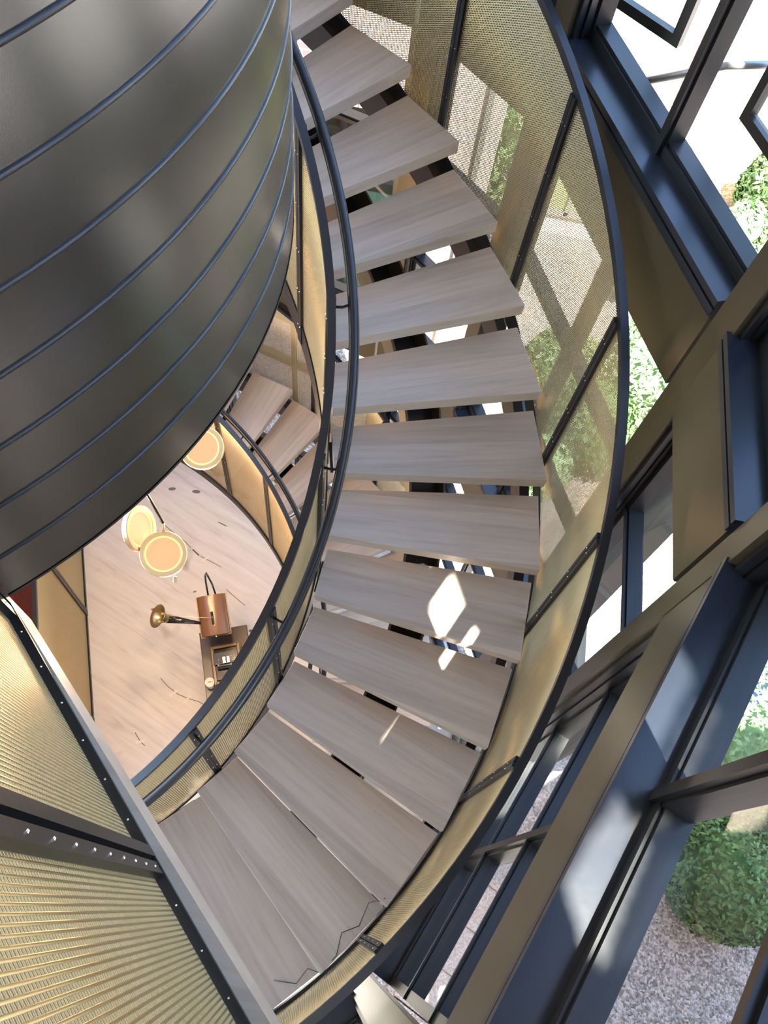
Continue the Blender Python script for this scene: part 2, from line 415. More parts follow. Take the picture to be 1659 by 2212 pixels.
# ------------------------------------------------------------------ guards of the upper flight
OPOST = [-1.35, .63, 2.60, 4.57, 6.63, 8.53, 10.53, 12.42, 14.4]
g = thing('outer_stair_guard', 'tall curved brass mesh guard along the window side of the upper oak treads', 'guard')
mb = MB(); helix_bar(mb, 2.957, 2.992, 1.165, 1.205, -1.4, 14.5, zline); mb.build('top_rail', M_RAIL, g)
mb = MB(); helix_bar(mb, 2.945, 2.975, -.16, -.10, -1.4, 14.5, zline)
helix_bar(mb, 2.945, 2.950, -.10, -.02, -1.4, 14.5, zline); mb.build('base_rail', M_STEEL, g)
for k in OPOST: post(g, 2.945, 2.985, k, zline(k) - .14, zline(k) + 1.17, .021)
for a, b in zip(OPOST[:-1], OPOST[1:]):
    helix_mesh(g, 2.962, a + .055, b - .055, -.09, 1.16, zline)

IPOST = [2.2, 4.2, 6.25, 8.30, 10.42, 12.45, 14.55]
g = thing('inner_stair_guard', 'curved brass mesh guard with black flat rail round the well beside the upper treads', 'guard')
mb = MB(); helix_bar(mb, 1.762, 1.796, 1.120, 1.150, .4, 15.0, zline); mb.build('top_rail', M_RAIL, g)
mb = MB(); helix_bar(mb, 1.772, 1.790, -.20, -.03, .4, 15.0, zline); mb.build('base_rail', M_STEEL, g)
for k in IPOST: post(g, 1.765, 1.800, k, zline(k) - .18, zline(k) + 1.13, .021)
ie = [.4] + IPOST
for a, b in zip(ie[:-1], ie[1:]):
    helix_mesh(g, 1.780, a + .085, b - .085, -.05, 1.13, zline)
mb = MB(); mb.tube([P(1.872, k, zline(k) + 1.085) for k in np.arange(.2, 15.2, .2)], .0225, 16); hr = mb.build('handrail', M_RAIL, g, smooth='all')
for k in IPOST:
    mb = MB(); z = zline(k) + 1.055; mb.tube([P(1.79, k, z), P(1.83, k, z - .005), P(1.862, k, z + .01), P(1.870, k, z + .025)], .006, 8); mb.build('bracket', M_STEEL, hr, smooth='all')

# ------------------------------------------------------------------ guards of the lower flight
LPOST = [38.3, 40.35, 42.40, 44.40, 46.4, 48.4]
g = thing('lower_stair_guard', 'brass mesh guard with blue lit flat rail round the lower flight beyond the pale floor', 'guard')
mb = MB(); helix_bar(mb, 1.705, 1.740, 1.115, 1.140, 38.2, 50.0, zlow); mb.build('top_rail', M_RAIL, g)
mb = MB(); helix_bar(mb, 1.700, 1.725, -.26, -.17, 38.2, 50.0, zlow); mb.build('base_rail', M_STEEL, g)
for k in LPOST: post(g, 1.705, 1.738, k, zlow(k) - .24, zlow(k) + 1.12, .021)
for a, b in zip(LPOST[:-1], LPOST[1:]): helix_mesh(g, 1.720, a + .085, b - .085, -.18, 1.115, zlow)
mb = MB(); mb.tube([P(1.842, k, zlow(k) + .965) for k in np.arange(38.2, 50.1, .2)], .0225, 14); hr = mb.build('handrail', M_RAIL, g, smooth='all')
for k in (40.6, 41.7, 43.0, 44.2, 45.4):
    mb = MB(); z = zlow(k) + .955; mb.tube([P(1.73, k, z), P(1.80, k, z - .005), P(1.842, k, z + .01)], .006, 8); mb.build('bracket', M_STEEL, hr, smooth='all')
g = thing('lower_outer_guard', 'brass mesh guard on the far side of the lower flight, gravel seen through it', 'guard')
LO = [38.6, 40.6, 42.6, 44.6, 46.6]
mb = MB(); helix_bar(mb, 2.957, 2.992, .90, .94, 38.6, 46.6, zlow); mb.build('top_rail', M_RAIL, g)
mb = MB(); helix_bar(mb, 2.945, 2.975, -.45, -.36, 38.6, 46.6, zlow); mb.build('base_rail', M_STEEL, g)
for k in LO: post(g, 2.945, 2.985, k, zlow(k) - .4, zlow(k) + .90, .021)
for a, b in zip(LO[:-1], LO[1:]): helix_mesh(g, 2.962, a + .055, b - .055, -.36, .90, zlow)

# ------------------------------------------------------------------ near guard of the upper landing
A0 = np.array((-.80321, .49117)); UD = np.array((.72318, -.69066)); ND = np.array((-UD[1], UD[0]))   # ND points towards the stair
def NG(s, z, off=0.): q = A0 + UD * s + ND * off; return np.array((q[0], q[1], Z0 + z))
g = thing('near_landing_guard', 'large brass mesh guard with black frame filling the lower left corner', 'guard')
u3 = np.array((*UD, 0)); n3 = np.array((*ND, 0)); z3 = np.array((0, 0, 1.))
zb_, zt_ = -1.80, -.36
mb = MB(); mb.box(NG(.65, zb_ - .010, -.0105), u3 * .70, n3 * .0105, z3 * .010)

for s in np.arange(.06, 1.3, .10):
    for zz in (zb_ + .002,): mb.ball(NG(s, zz, -.010), .0028, 1, 6)
mb.build('base_rail', [M_STEEL, M_CHROME], g)
mb = MB(); mb.box(NG(.65, zt_, -.011), u3 * .72, n3 * .014, z3 * .02); mb.build('top_rail', M_RAIL, g)
NP = [-.012, .662, 1.33]
for s in NP:
    mb = MB()
    hz = (zt_ - zb_) / 2; zm = (zb_ + zt_) / 2
    mb.box(NG(s - .0215, zm, -.011), u3 * .0135, n3 * .011, z3 * hz)
    mb.box(NG(s - .002, zm, -.018), u3 * .007, n3 * .004, z3 * hz)
    mb.box(NG(s + .018, zm, -.012), u3 * .014, n3 * .010, z3 * hz)
    for i in range(14): mb.ball(NG(s + .018, zb_ + .06 + i * .1, -.002), .0035, 1, 6)
    mb.build('post', [M_STEEL, M_CHROME], g)
for a, b in ((NP[0], NP[1]), (NP[1], NP[2])):
    a2, b2 = a + .03, b - .03
    perforated('mesh_panel', lambda s: A0 + UD * (a2 + s) - ND * .020, lambda s: ND, b2 - a2, lambda s: Z0 + zb_ + .012, lambda s: Z0 + zt_, g, th=.0014, bar=.40, bridge=.42)
mb = MB(); secs = []
for i in range(25):
    a = -.735 - 1.75 * i / 24
    secs.append([(CX + r * math.cos(a), CY + r * math.sin(a), Z0 + z) for r, z in ((1.66, -2.02), (2.95, -2.02), (2.95, -1.83), (1.66, -1.83))])
mb.sweep(secs); tag(mb.build('upper_landing', M_OAK), 'wood landing seen through the holes of the near brass guard', 'landing')

# ------------------------------------------------------------------ drum
RD = 1.6365; DZ = [.02, -.160, -.332, -.506, -.6787, -.8467, -1.0249, -1.1937, -1.3646, -1.5324, -1.7095, -1.8851]
d = thing('metal_drum', 'huge curved dark steel drum with raised seams hanging in the upper left', 'drum')
for i in range(len(DZ) - 1):
    mb = MB(); zt, zb = DZ[i], DZ[i + 1]; N = 160
    mb.lathe((CX, CY, Z0), (0, 0, 1), [(RD, zb), (RD, zt), (RD - .03, zt), (RD - .03, zb), (RD, zb)], N); mb.build('steel_band', M_DRUM, d, smooth=True)
    if i:
        mb = MB(); zc = zt; mb.lathe((CX, CY, Z0), (0, 0, 1), [(RD + .0065 * math.sin(a) - .0005, zc + .0065 * math.cos(a)) for a in np.linspace(0, math.pi, 7)], N)
        mb.build('seam_bead', M_RAIL, d, smooth='all')
mb = MB(); zz = DZ[-1]; mb.lathe((CX, CY, Z0), (0, 0, 1), [(RD + .002, zz + .004), (RD + .002, zz - .006), (RD - .09, zz - .006), (RD - .09, zz + .02)], 160); mb.build('bottom_ring', M_STEEL, d, smooth=True)

# ------------------------------------------------------------------ glass bay
# inner corners of the bay, anticlockwise from lower right
CORN = {'HG': (-.285, -.905), 'GC': (.392, -.313), 'CB': (1.088, 1.221), 'BA': (1.085, 2.134), 'AD': (.351, 3.693), 'DE': (-.282, 4.273), 'EF': (-2.07, 4.786), 'FX': (-3.0, 4.85)}
SEQ = ['HG', 'GC', 'CB', 'BA', 'AD', 'DE', 'EF', 'FX']
SIDE = ['south', 'southeast', 'east', 'northeast', 'north_corner', 'north', 'northwest']
WIDE = [False, True, False, True, False, True, False]
ZT = 3.0
SILLS = [(-2.10, -2.60), (-5.05, -5.55)]
GLZ = .150                                        # glass plane behind the inner face
nwin = 0
def facet(i):
    global nwin
    a, b = np.array(CORN[SEQ[i]]), np.array(CORN[SEQ[i + 1]])
    L = np.linalg.norm(b - a); u = (b - a) / L; n = np.array((u[1], -u[0]))     # outward
    u3 = np.array((*u, 0)); n3 = np.array((*n, 0)); z3 = np.array((0, 0, 1.))
    def Q(s, o, z): q = a + u * s + n * o; return np.array((q[0], q[1], Z0 + z))
    w = struct('wall_' + SIDE[i])
    def slab(mb, s0, s1, o0, o1, z0, z1, mi=0): mb.box(Q((s0 + s1) / 2, (o0 + o1) / 2, (z0 + z1) / 2), u3 * (s1 - s0) / 2, n3 * (o1 - o0) / 2, z3 * (z1 - z0) / 2, mi)
    e = .07
    for (zs, zb) in SILLS:
        mb = MB(); slab(mb, e, L - e, .012, .225, zb, zs - .095); slab(mb, e, L - e, .02, .22, zb - .012, zb); mb.build('spandrel', M_TANREFL, w)
        mb = MB(); slab(mb, e, L - e, .0, GLZ, zs - .03, zs); slab(mb, e, L - e, .012, GLZ, zs - .045, zs - .03); slab(mb, e, L - e, .002, GLZ, zs - .075, zs - .045); slab(mb, e, L - e, .012, .225, zs - .095, zs - .075)
        slab(mb, e, L - e, GLZ + .045, .23, zs - .035, zs - .012); mb.build('sill', M_SILL, w)
    # windows: level above upper sill, between sills, and down to the ground
    for (z0, z1, bars) in ((SILLS[0][0], ZT, (-1.275, -.43, .42, 1.27, 2.12)), (SILLS[1][0], SILLS[0][1] - .012, (-3.40, -4.25)), (-8.6, SILLS[1][1] - .012, (-6.3, -7.15, -8.0))):
        nwin += 1
        wd = struct('window_%d' % nwin)
        mb = MB(); f = .05
        s0, s1 = e, L - e
        for (p0, p1) in ((s0, s0 + f), (s1 - f, s1)): slab(mb, p0, p1, GLZ - .035, GLZ + .045, z0, z1)
        slab(mb, s0, s1, GLZ - .035, GLZ + .045, z0, z0 + f); slab(mb, s0, s1, GLZ - .035, GLZ + .045, z1 - f, z1)
        slab(mb, s0, s1, GLZ - .022, GLZ + .055, z0, z0 + f * 1.3)
        mb.build('window_frame', M_FRAME, wd)
        if WIDE[i]:
            mb = MB(); slab(mb, L / 2 - .030, L / 2 + .030, GLZ - .03, GLZ + .045, z0, z1); slab(mb, L / 2 - .018, L / 2 + .018, GLZ - .05, GLZ - .03, z0, z1); mb.build('mullion', M_FRAME, wd)
        for zt in bars:
            mb = MB(); slab(mb, s0, s1, GLZ - .03, GLZ + .045, zt - .025, zt + .025); slab(mb, s0, s1, GLZ - .045, GLZ - .03, zt - .012, zt + .012); mb.build('transom', M_FRAME, wd)
        mb = MB()
        ss = [s0 + f, L / 2, s1 - f] if WIDE[i] else [s0 + f, s1 - f]
        zz = sorted([z0 + f, z1 - f] + list(bars))
        for q0, q1 in zip(ss[:-1], ss[1:]):
            for r0, r1 in zip(zz[:-1], zz[1:]):
                if i == 3 and z0 == SILLS[0][0] and r1 < 2.2: continue          # these casements stand open
                p = [Q(q0, GLZ, r0), Q(q1, GLZ, r0), Q(q1, GLZ, r1), Q(q0, GLZ, r1)]; mb.add(p, [(0, 1, 2, 3)])
        if mb.f: mb.build('glass', M_GLASS, wd)
for i in range(7): facet(i)
EXT = {'HG': .35, 'GC': .28, 'CB': .28, 'BA': .50, 'AD': .17, 'DE': .17, 'EF': .17}
ntrim = 0
for i in range(1, 7):
    c0, c, c1 = (np.array(CORN[SEQ[j]]) for j in (i - 1, i, i + 1))
    t = (c1 - c0) / np.linalg.norm(c1 - c0); n = np.array((t[1], -t[0])); ntrim += 1
    q = c - t * .035; t3 = np.array((*t, 0)); n3 = np.array((*n, 0)); ex = EXT[SEQ[i]]
    w = struct('trim_%d' % ntrim); h = (ZT + 8.6) / 2; zc = h
    def cb(mb, s0, s1, o0, o1): x = q + t * (s0 + s1) / 2 + n * (o0 + o1) / 2; mb.box((x[0], x[1], zc), t3 * (s1 - s0) / 2, n3 * (o1 - o0) / 2, (0, 0, h))
    mb = MB(); cb(mb, -.052, .080, -.004, .03); mb.build('column_face', M_TANREFL, w)
    mb = MB(); cb(mb, -.075, .092, .02, .05); cb(mb, -.085, .095, .055, ex); cb(mb, -.07, .085, .03, .06); mb.build('column_fin', M_STEEL, w)

# ------------------------------------------------------------------ ground floor, walls, roof of the house
def poly_slab(name, pts, z0, z1, M, parent=None):
    mb = MB(); n = len(pts); V = [(x, y, z0) for x, y in pts] + [(x, y, z1) for x, y in pts]
    F = [tuple(range(n))[::-1], tuple(range(n, 2 * n))] + [(j, (j + 1) % n, n + (j + 1) % n, n + j) for j in range(n)]
    mb.add(V, F); return mb.build(name, M, parent)
bay = [CORN[k] for k in SEQ]
def grow(pts, d):
    out = []; c = np.array((CX, CY))
    for p in pts: v = np.array(p) - c; out.append(tuple(c + v * (1 + d / np.linalg.norm(v))))
    return out
bayo = grow(bay, .30)
room = bayo + [(-3.0, 5.05), (-7.0, 5.05), (-7.0, -4.4), (-.29, -4.4)]
tag(poly_slab('floor', room, -.20, 0, M_FLOOR), kind='structure')
tag(poly_slab('ceiling', grow(bay, .5) + [(-3.0, 5.3), (-7.2, 5.3), (-7.2, -4.6), (-.1, -4.6)], Z0 + ZT, Z0 + ZT + .3, M_PLASTER), kind='structure')
mb = MB(); mb.aabb(-7.2, -7.0, -4.6, 5.3, 0, 4.2); tag(mb.build('wall_west', M_PLASTER), kind='structure')
mb = MB(); mb.aabb(-7.2, -.1, -4.6, -4.4, 0, Z0 + ZT); tag(mb.build('wall_back', M_PLASTER), kind='structure')
mb = MB(); mb.aabb(-.29, -.09, -4.4, -1.05, 0, Z0 + ZT); tag(mb.build('wall_stub', M_PLASTER), kind='structure')
mb = MB(); mb.aabb(-7.2, -3.05, 5.05, 5.25, 0, 4.2); tag(mb.build('wall_far', M_PLASTER), kind='structure')

# added unseen sheet that blocks the sun, slots shaped to place the sun patches
BLOCKER = [(-.3, -1.0), (.4, -3.5), (2.3, -3.3), (2.5, -1.1), (2.5, .6), (1.6, 2.2), (1.2, 2.2), (1.2, 1.2), (.45, -.4)]
SLOT = [(1.545, -.45), (1.615, -.44), (1.66, -.50), (1.74, -.67), (1.868, -.85), (1.858, -.895), (1.744, -1.15), (1.657, -.97), (1.60, -.91)]
SLOT2 = [(1.663, -1.212), (1.71, -1.325), (1.597, -1.613), (1.529, -1.455)]
SLOT3 = [(1.902, -.922), (1.876, -.917), (1.751, -1.193), (1.778, -1.212)]
def inside(p, poly):
    c = False; n = len(poly)
    for i in range(n):
        (x0, y0), (x1, y1) = poly[i], poly[(i + 1) % n]
        if (y0 > p[1]) != (y1 > p[1]) and p[0] < (x1 - x0) * (p[1] - y0) / (y1 - y0) + x0: c = not c
    return c
mb = MB(); g_ = .012
for iy in range(int(5.9 / g_)):
    y = -3.6 + (iy + .5) * g_; run = None
    for ix in range(int(3.1 / g_) + 1):
        x = -.5 + (ix + .5) * g_; on = inside((x, y), BLOCKER) and not inside((x, y), SLOT) and not inside((x, y), SLOT2) and not inside((x, y), SLOT3) and ix < int(3.1 / g_)
        if on and run is None: run = x - g_ / 2
        if not on and run is not None: mb.aabb(run, x - g_ / 2, y - g_ / 2, y + g_ / 2, Z0 + ZT, Z0 + ZT + .04); run = None
tag(mb.build('trim_9', M_STEEL), kind='structure')

# cracks and bow tie keys let into the floor boards
def strip(mb, pts, w):
    for p, q in zip(pts[:-1], pts[1:]):
        p, q = np.array(p), np.array(q); t = (q - p) / np.linalg.norm(q - p); c = (p + q) / 2
        mb.box((c[0], c[1], .0008), (*(t * np.linalg.norm(q - p) / 2), 0), (-t[1] * w / 2, t[0] * w / 2, 0), (0, 0, .0009))
fl = bpy.data.objects['floor']
mb = MB()
strip(mb, [(-2.613, 3.736), (-2.43, 3.63), (-2.244, 3.535), (-2.16, 3.475)], .007); strip(mb, [(-2.13, 3.455), (-2.037, 3.396)], .016); strip(mb, [(-2.02, 3.39), (-1.88, 3.35), (-1.747, 3.307)], .006)
strip(mb, [(-2.042, 1.907), (-1.93, 1.83), (-1.807, 1.773), (-1.68, 1.75), (-1.568, 1.738), (-1.45, 1.70)], .006); strip(mb, [(-2.13, 1.30), (-2.049, 1.22), (-1.99, 1.19)], .007)
strip(mb, [(-1.62, 3.05), (-1.50, 2.98), (-1.36, 2.90)], .006)
mb.build('floor_crack', simple('crack_dark', (.10, .08, .07), .9), fl)
for (x, y, a) in ((-1.948, 3.373, .9), (-1.86, 1.778, .9), (-1.697, 1.744, 1.2), (-2.049, 1.22, .4)):
    mb = MB(); ca, sa = math.cos(a), math.sin(a)
    pts = [(-.05, -.022), (0, -.009), (.05, -.022), (.05, .022), (0, .009), (-.05, .022)]
    V = [(x + ca * px - sa * py, y + sa * px + ca * py, z) for z in (.0005, .0022) for px, py in pts]
    mb.add(V, [(5, 4, 3, 2, 1, 0), (6, 7, 8, 9, 10, 11)] + [(j, (j + 1) % 6, 6 + (j + 1) % 6, 6 + j) for j in range(6)])
    mb.build('bow_tie_key', simple('key_wood', (.66, .60, .54), .5), fl)
kn = simple('knot_dark', (.16, .13, .13), .8)
for (x, y, rx, ry, a) in ((-2.595, 4.184, .045, .022, .3), (-2.302, 4.21, .05, .025, .1), (-1.88, 3.85, .07, .008, -.3), (-1.96, 2.95, .02, .01, .5), (-1.22, 2.62, .025, .02, .2), (-1.15, 2.60, .02, .012, .9), (-2.35, 2.65, .03, .014, .2)):
    mb = MB(); n = 14
    V = [(x + rx * math.cos(t) * math.cos(a) - ry * math.sin(t) * math.sin(a) * (1 + .3 * math.sin(3 * t)), y + rx * math.cos(t) * math.sin(a) + ry * math.sin(t) * math.cos(a), .0012) for t in np.linspace(0, 2 * math.pi, n, endpoint=False)]
    V += [(vx, vy, .0002) for vx, vy, _ in V]
    mb.add(V, [tuple(range(n))] + [(j, n + j, n + (j + 1) % n, (j + 1) % n) for j in range(n)]); mb.build('wood_knot', kn, fl)
# stone border by the windows
tl = poly_slab('floor_stone', [(.02, -.55), (.40, -.28), (1.05, 1.0), (.62, 1.05), (.1, -.1)], .001, .012, M_TILE); tag(tl, kind='structure')

# ------------------------------------------------------------------ mesh screen and brick wall at the far left of the ground floor
B0 = np.array((-3.347, 3.177)); BD = np.array((.824, -1.989)); BD /= np.linalg.norm(BD); BN = np.array((BD[1], -BD[0]))  # BN away from the well
if BN[0] > 0: BN = -BN
def SQ(s, o, z): q = B0 + BD * s + BN * o; return np.array((q[0], q[1], z))
g = thing('floor_mesh_screen', 'straight brass mesh screen with dark frames standing on the pale floor at left', 'screen')
b3 = np.array((*BD, 0)); bn3 = np.array((*BN, 0)); sh = 1.93
def sbox(mb, s0, s1, o0, o1, z0, z1, mi=0): mb.box(SQ((s0 + s1) / 2, (o0 + o1) / 2, (z0 + z1) / 2), b3 * (s1 - s0) / 2, bn3 * (o1 - o0) / 2, (0, 0, (z1 - z0) / 2), mi)
SP = [-.45, .777, 1.999, 3.22]
for nm, z0, z1 in (('base_rail', .0, .05), ('top_rail', sh - .04, sh)):
    mb = MB(); sbox(mb, SP[0], SP[-1], -.005, .03, z0, z1)
    for s in np.arange(SP[0], SP[-1], .16): mb.ball(SQ(s, -.006, z0 + .03), .004, 1, 6)
    mb.build(nm, [M_STEEL, M_CHROME], g)
for s in SP:
    mb = MB(); sbox(mb, s - .035, s - .004, -.008, .03, 0, sh); sbox(mb, s + .004, s + .035, -.008, .03, 0, sh)
    for z in np.arange(.12, sh, .16):
        for q in (-.02, .02): mb.ball(SQ(s + q, -.009, z), .004, 1, 6)
    mb.build('post', [M_STEEL, M_CHROME], g)
for a, b in zip(SP[:-1], SP[1:]):
    perforated('mesh_panel', lambda s, a=a: SQ(a + .035 + s, .01, 0)[:2], lambda s: BN, b - a - .07, lambda s: .05, lambda s: sh - .04, g)
def brick_wall(name, p0, p1, z0, z1, M, th=.2, kind='structure'):
    p0, p1 = np.array(p0, float), np.array(p1, float); L = np.linalg.norm(p1 - p0); u = (p1 - p0) / L; n = np.array((u[1], -u[0])) * th
    me = bpy.data.meshes.new(name); V = []
    for z in (z0, z1):
        for p in (p0, p1, p1 - n, p0 - n): V.append((p[0], p[1], z))
    F = [(0, 1, 5, 4), (1, 2, 6, 5), (2, 3, 7, 6), (3, 0, 4, 7), (4, 5, 6, 7), (3, 2, 1, 0)]
    me.from_pydata(V, [], F); uvl = me.uv_layers.new(name='uv')
    for f in me.polygons:
        for li in f.loop_indices:
            v = V[me.loops[li].vertex_index]; s = (np.array(v[:2]) - p0) @ u + (np.array(v[:2]) - p0) @ (n / th) * 1.0
            uvl.data[li].uv = (s, v[2]) if abs(f.normal.z) < .5 else (s, (np.array(v[:2]) - p0) @ n / th)
    me.materials.append(M); o = bpy.data.objects.new(name, me); col.objects.link(o)
    if kind: tag(o, kind=kind)
    return o
a_, b_ = SQ(-1.5, .75, 0)[:2], SQ(4.2, .75, 0)[:2]
bw = brick_wall('wall_red_brick', a_, b_, 0, 3.55, M_REDBRICK)
for z in (.75, 1.65):
    mb = MB(); sbox(mb, -1.5, 4.2, .70, .78, z, z + .10); mb.build('steel_band', M_STEEL, bw)

# ------------------------------------------------------------------ chandelier of glowing discs in the well
lp = thing('disc_chandelier', 'brass chandelier of round glowing discs hanging in the well below the drum', 'chandelier')
def disc(c, nrm, R=.15):
    c = np.array(c); nrm = np.array(nrm, float); nrm /= np.linalg.norm(nrm)
    mb = MB(); mb.lathe(c, nrm, [(1e-4, -.02), (R - .004, -.02), (R, -.016), (R, .016), (R - .004, .02), (R - .026, .02), (R - .030, .008)], 48); o = mb.build('disc_ring', M_BRASSB, lp, smooth=True)
    mb = MB(); mb.lathe(c, nrm, [(1e-4, .006), (R - .042, .006)], 48); mb.build('light_panel', M_LAMP, o)
    mb = MB(); mb.lathe(c, nrm, [(R - .042, .0065), (R - .031, .009)], 48); mb.build('light_edge', M_LAMPRIM, o)
    return c, nrm
v3 = lambda p: np.array(p)
C3 = v3((-1.351, 1.840, Z0 - 4.755)); C2 = v3((-1.537, 1.960, Z0 - 4.70)); C1 = v3((-1.295, 2.600, Z0 - 4.63))
vw = v3((.2665 * 1.0, -.363, .938)); Rv, Uv = np.array(R_), np.array(U_)
disc(C3, vw * .95 + Uv * .18 - Rv * .05); disc(C2, vw * .40 + Rv * .92 + Uv * .02); disc(C1, vw * .95 - Uv * .02 - Rv * .25)
hub = v3((-1.62, 2.20, Z0 - 4.15))
mb = MB(); mb.tube([hub, hub + v3((0, 0, 2.2))], .008, 8); mb.build('stem', M_STEEL, lp, smooth='all')
e3 = C3 + Uv * .165 - vw * .0
mb = MB(); mb.tube([hub, v3((-1.475, 2.10, Z0 - 4.56)), e3 + Uv * .03], .0085, 8); mb.build('arm', M_STEEL, lp, smooth='all')
mb = MB(); mb.tube([hub, C2 + Uv * .10 - Rv * .03], .0085, 8); mb.build('arm', M_STEEL, lp, smooth='all')
mb = MB(); mb.tube([hub, C1 - Rv * .12 - vw * .02], .0085, 8); mb.build('arm', M_STEEL, lp, smooth='all')
mb = MB(); mb.tube([e3 + Uv * .035, e3 - Uv * .02], .010, 10); mb.build('socket', M_BRASSB, lp, smooth='all')
mb = MB(); mb.box(C3 - Uv * .165 + Rv * .075, Rv * .012, Uv * .02, vw * .012); mb.build('end_tab', M_BRASSB, lp)
for c in (C1 - v3((0, 0, .30)), C2 + v3((-.25, .1, -.30)), C3 - v3((0, 0, .30))):
    ld = bpy.data.lights.new('disc_light', 'POINT'); ld.energy = 34; ld.color = (1.0, .66, .36); ld.shadow_soft_size = .12
    lo = bpy.data.objects.new('disc_light', ld); col.objects.link(lo); lo.location = c

# ------------------------------------------------------------------ pedestal and phonograph
EX = np.array((.927, .375, 0)); EY = np.array((.373, -.928, 0)); EZ = np.array((0, 0, 1.))
PO = np.array((-1.583, 2.21, 0)); pz = Z0 - 7.65
def PP(a, b, z): return PO + EX * a + EY * b + EZ * z
pd = thing('pedestal', 'dark walnut pedestal carrying the phonograph on the pale floor', 'pedestal')
mb = MB(); mb.box(PP(.2375, .40, pz - .0175), EX * .2375, EY * .40, EZ * .0175); bevel(mb.build('top', M_DARKWOOD, pd), .006)
mb = MB(); mb.box(PP(.2375, .40, (pz - .035) / 2), EX * .19, EY * .34, EZ * ((pz - .035) / 2)); mb.build('body', M_DARKWOOD, pd)
M_LIDWOOD = simple('lid_oak', (.13, .066, .034), .30, 0, .6, .1, 60)
M_CASE = simple('case_oak', (.12, .068, .035), .4)
ph = thing('phonograph', 'antique phonograph with arched brown wooden lid and brass horn on the dark pedestal', 'phonograph')
bx, by = .24, .40
mb = MB(); mb.box(PP(bx, by, pz + .012), EX * .155, EY * .215, EZ * .012); bevel(mb.build('base', M_CASE, ph), .008)
mb = MB()
for sg in (-1, 1): mb.box(PP(bx + sg * .125, by, pz + .08), EX * .014, EY * .19, EZ * .055); mb.box(PP(bx, by + sg * .176, pz + .08), EX * .125, EY * .014, EZ * .055)
bevel(mb.build('case', M_CASE, ph), .004)
mb = MB(); mb.box(PP(bx, by, pz + .128), EX * .108, EY * .15, EZ * .006); mb.box(PP(bx - .02, by - .05, pz + .16), EX * .10, EY * .05, EZ * .03)
mb.tube([PP(bx - .09, by + .03, pz + .16), PP(bx + .09, by + .03, pz + .16)], .028, 14); mb.build('mechanism', M_BLACK, ph)
mb = MB()
mb.tube([PP(bx - .11, by + .0, pz + .17), PP(bx + .11, by + .0, pz + .17)], .005, 8); mb.tube([PP(bx + .04, by + .02, pz + .19), PP(bx + .04, by + .12, pz + .19)], .006, 8)
mb.box(PP(bx - .02, by - .02, pz + .193), EX * .012, EY * .03, EZ * .002); mb.box(PP(bx + .02, by - .02, pz + .193), EX * .010, EY * .03, EZ * .002)
for q in ((-.07, -.03), (.05, -.05), (.06, -.01), (-.08, .02), (.09, .0)): mb.ball(PP(bx + q[0], by + q[1], pz + .195), .008)
mb.build('reproducer', M_CHROME, ph)
mb = MB(); mb.box(PP(bx + .02, by + .15, pz + .137), EX * .045, EY * .012, EZ * .002); mb.build('maker_plate', M_BRASSB, ph)
mb = MB(); mb.box(PP(bx + .165, by - .02, pz + .10), EX * .012, EY * .085, EZ * .015); mb.build('crank_rest', M_CASE, ph)
# the lid is tipped up and back
LO_ = np.array((-1.468, 2.070, Z0 - 7.30)); LX = EX * .268; LT = -EY * math.cos(.30) + EZ * math.sin(.30); LNn = EY * math.sin(.30) + EZ * math.cos(.30)
mb = MB(); secs = []
for t in (0, .02, .36, .38):
    sc_ = []
    for i in range(17):
        x = i / 16; hgt = .085 * (1 - abs(2 * x - 1) ** 2.6) + .03; inset = .0 if .01 < t < .37 else .004
        sc_.append(LO_ + LX * (inset * 2 + x * (1 - inset * 4)) + LT * t + LNn * (hgt - inset))
    sc_ += [LO_ + LX + LT * t, LO_ + LT * t]
    secs.append(sc_)
mb.sweep(secs); lid = mb.build('lid', M_LIDWOOD, ph, smooth=True)
mb = MB(); mb.box(LO_ + LX * .5 + LT * .0 + LNn * .012, LX * .53, LT * .012, LNn * .012); mb.box(LO_ + LX * 1.02 + LT * .19 + LNn * .012, LX * .02, LT * .19, LNn * .012); mb.box(LO_ - LX * .02 + LT * .19 + LNn * .012, LX * .02, LT * .19, LNn * .012); mb.build('lid_moulding', M_CASE, lid)
mb = MB(); hc = LO_ + LX * .47 + LNn * .130; mb.tube([hc + LT * .10, hc + LT * .22], .011, 10); mb.build('handle', M_BLACK, lid, smooth='all')
mb = MB(); mb.ball(hc + LT * .09 + LX * .04, .007); mb.ball(hc + LT * .225 + LX * .06, .006); mb.box(LO_ + LX * .5 - LT * .012 + LNn * .03, LX * .02, LT * .006, LNn * .03); mb.build('clasp', M_BRASSB, lid)
mb = MB(); b0 = LO_ + LX * .42 + LT * .38; mb.tube([b0 + LNn * .05, b0 + LT * .12 + LNn * .12, b0 + LT * .19 + LNn * .16 + LX * .02, b0 + LT * .21 + LNn * .165 + LX * .06, b0 + LT * .18 + LNn * .16 + LX * .10, b0 + LT * .10 + LNn * .11 + LX * .20, b0 + LNn * .05 + LX * .26], .009, 8); mb.build('horn_crane', M_BLACK, ph, smooth='all')
hs = np.array((-1.47, 2.19, Z0 - 7.24)); he = np.array((-1.80, 2.13, Z0 - 7.12)); hb = np.array((-1.90, 2.115, Z0 - 7.08)); hd = (he - hs) / np.linalg.norm(he - hs)
mb = MB(); mb.tube([hs, hs * .5 + he * .5, he], [.010, .024, .042], 18); horn = mb.build('horn', M_BLACK, ph, smooth='all')
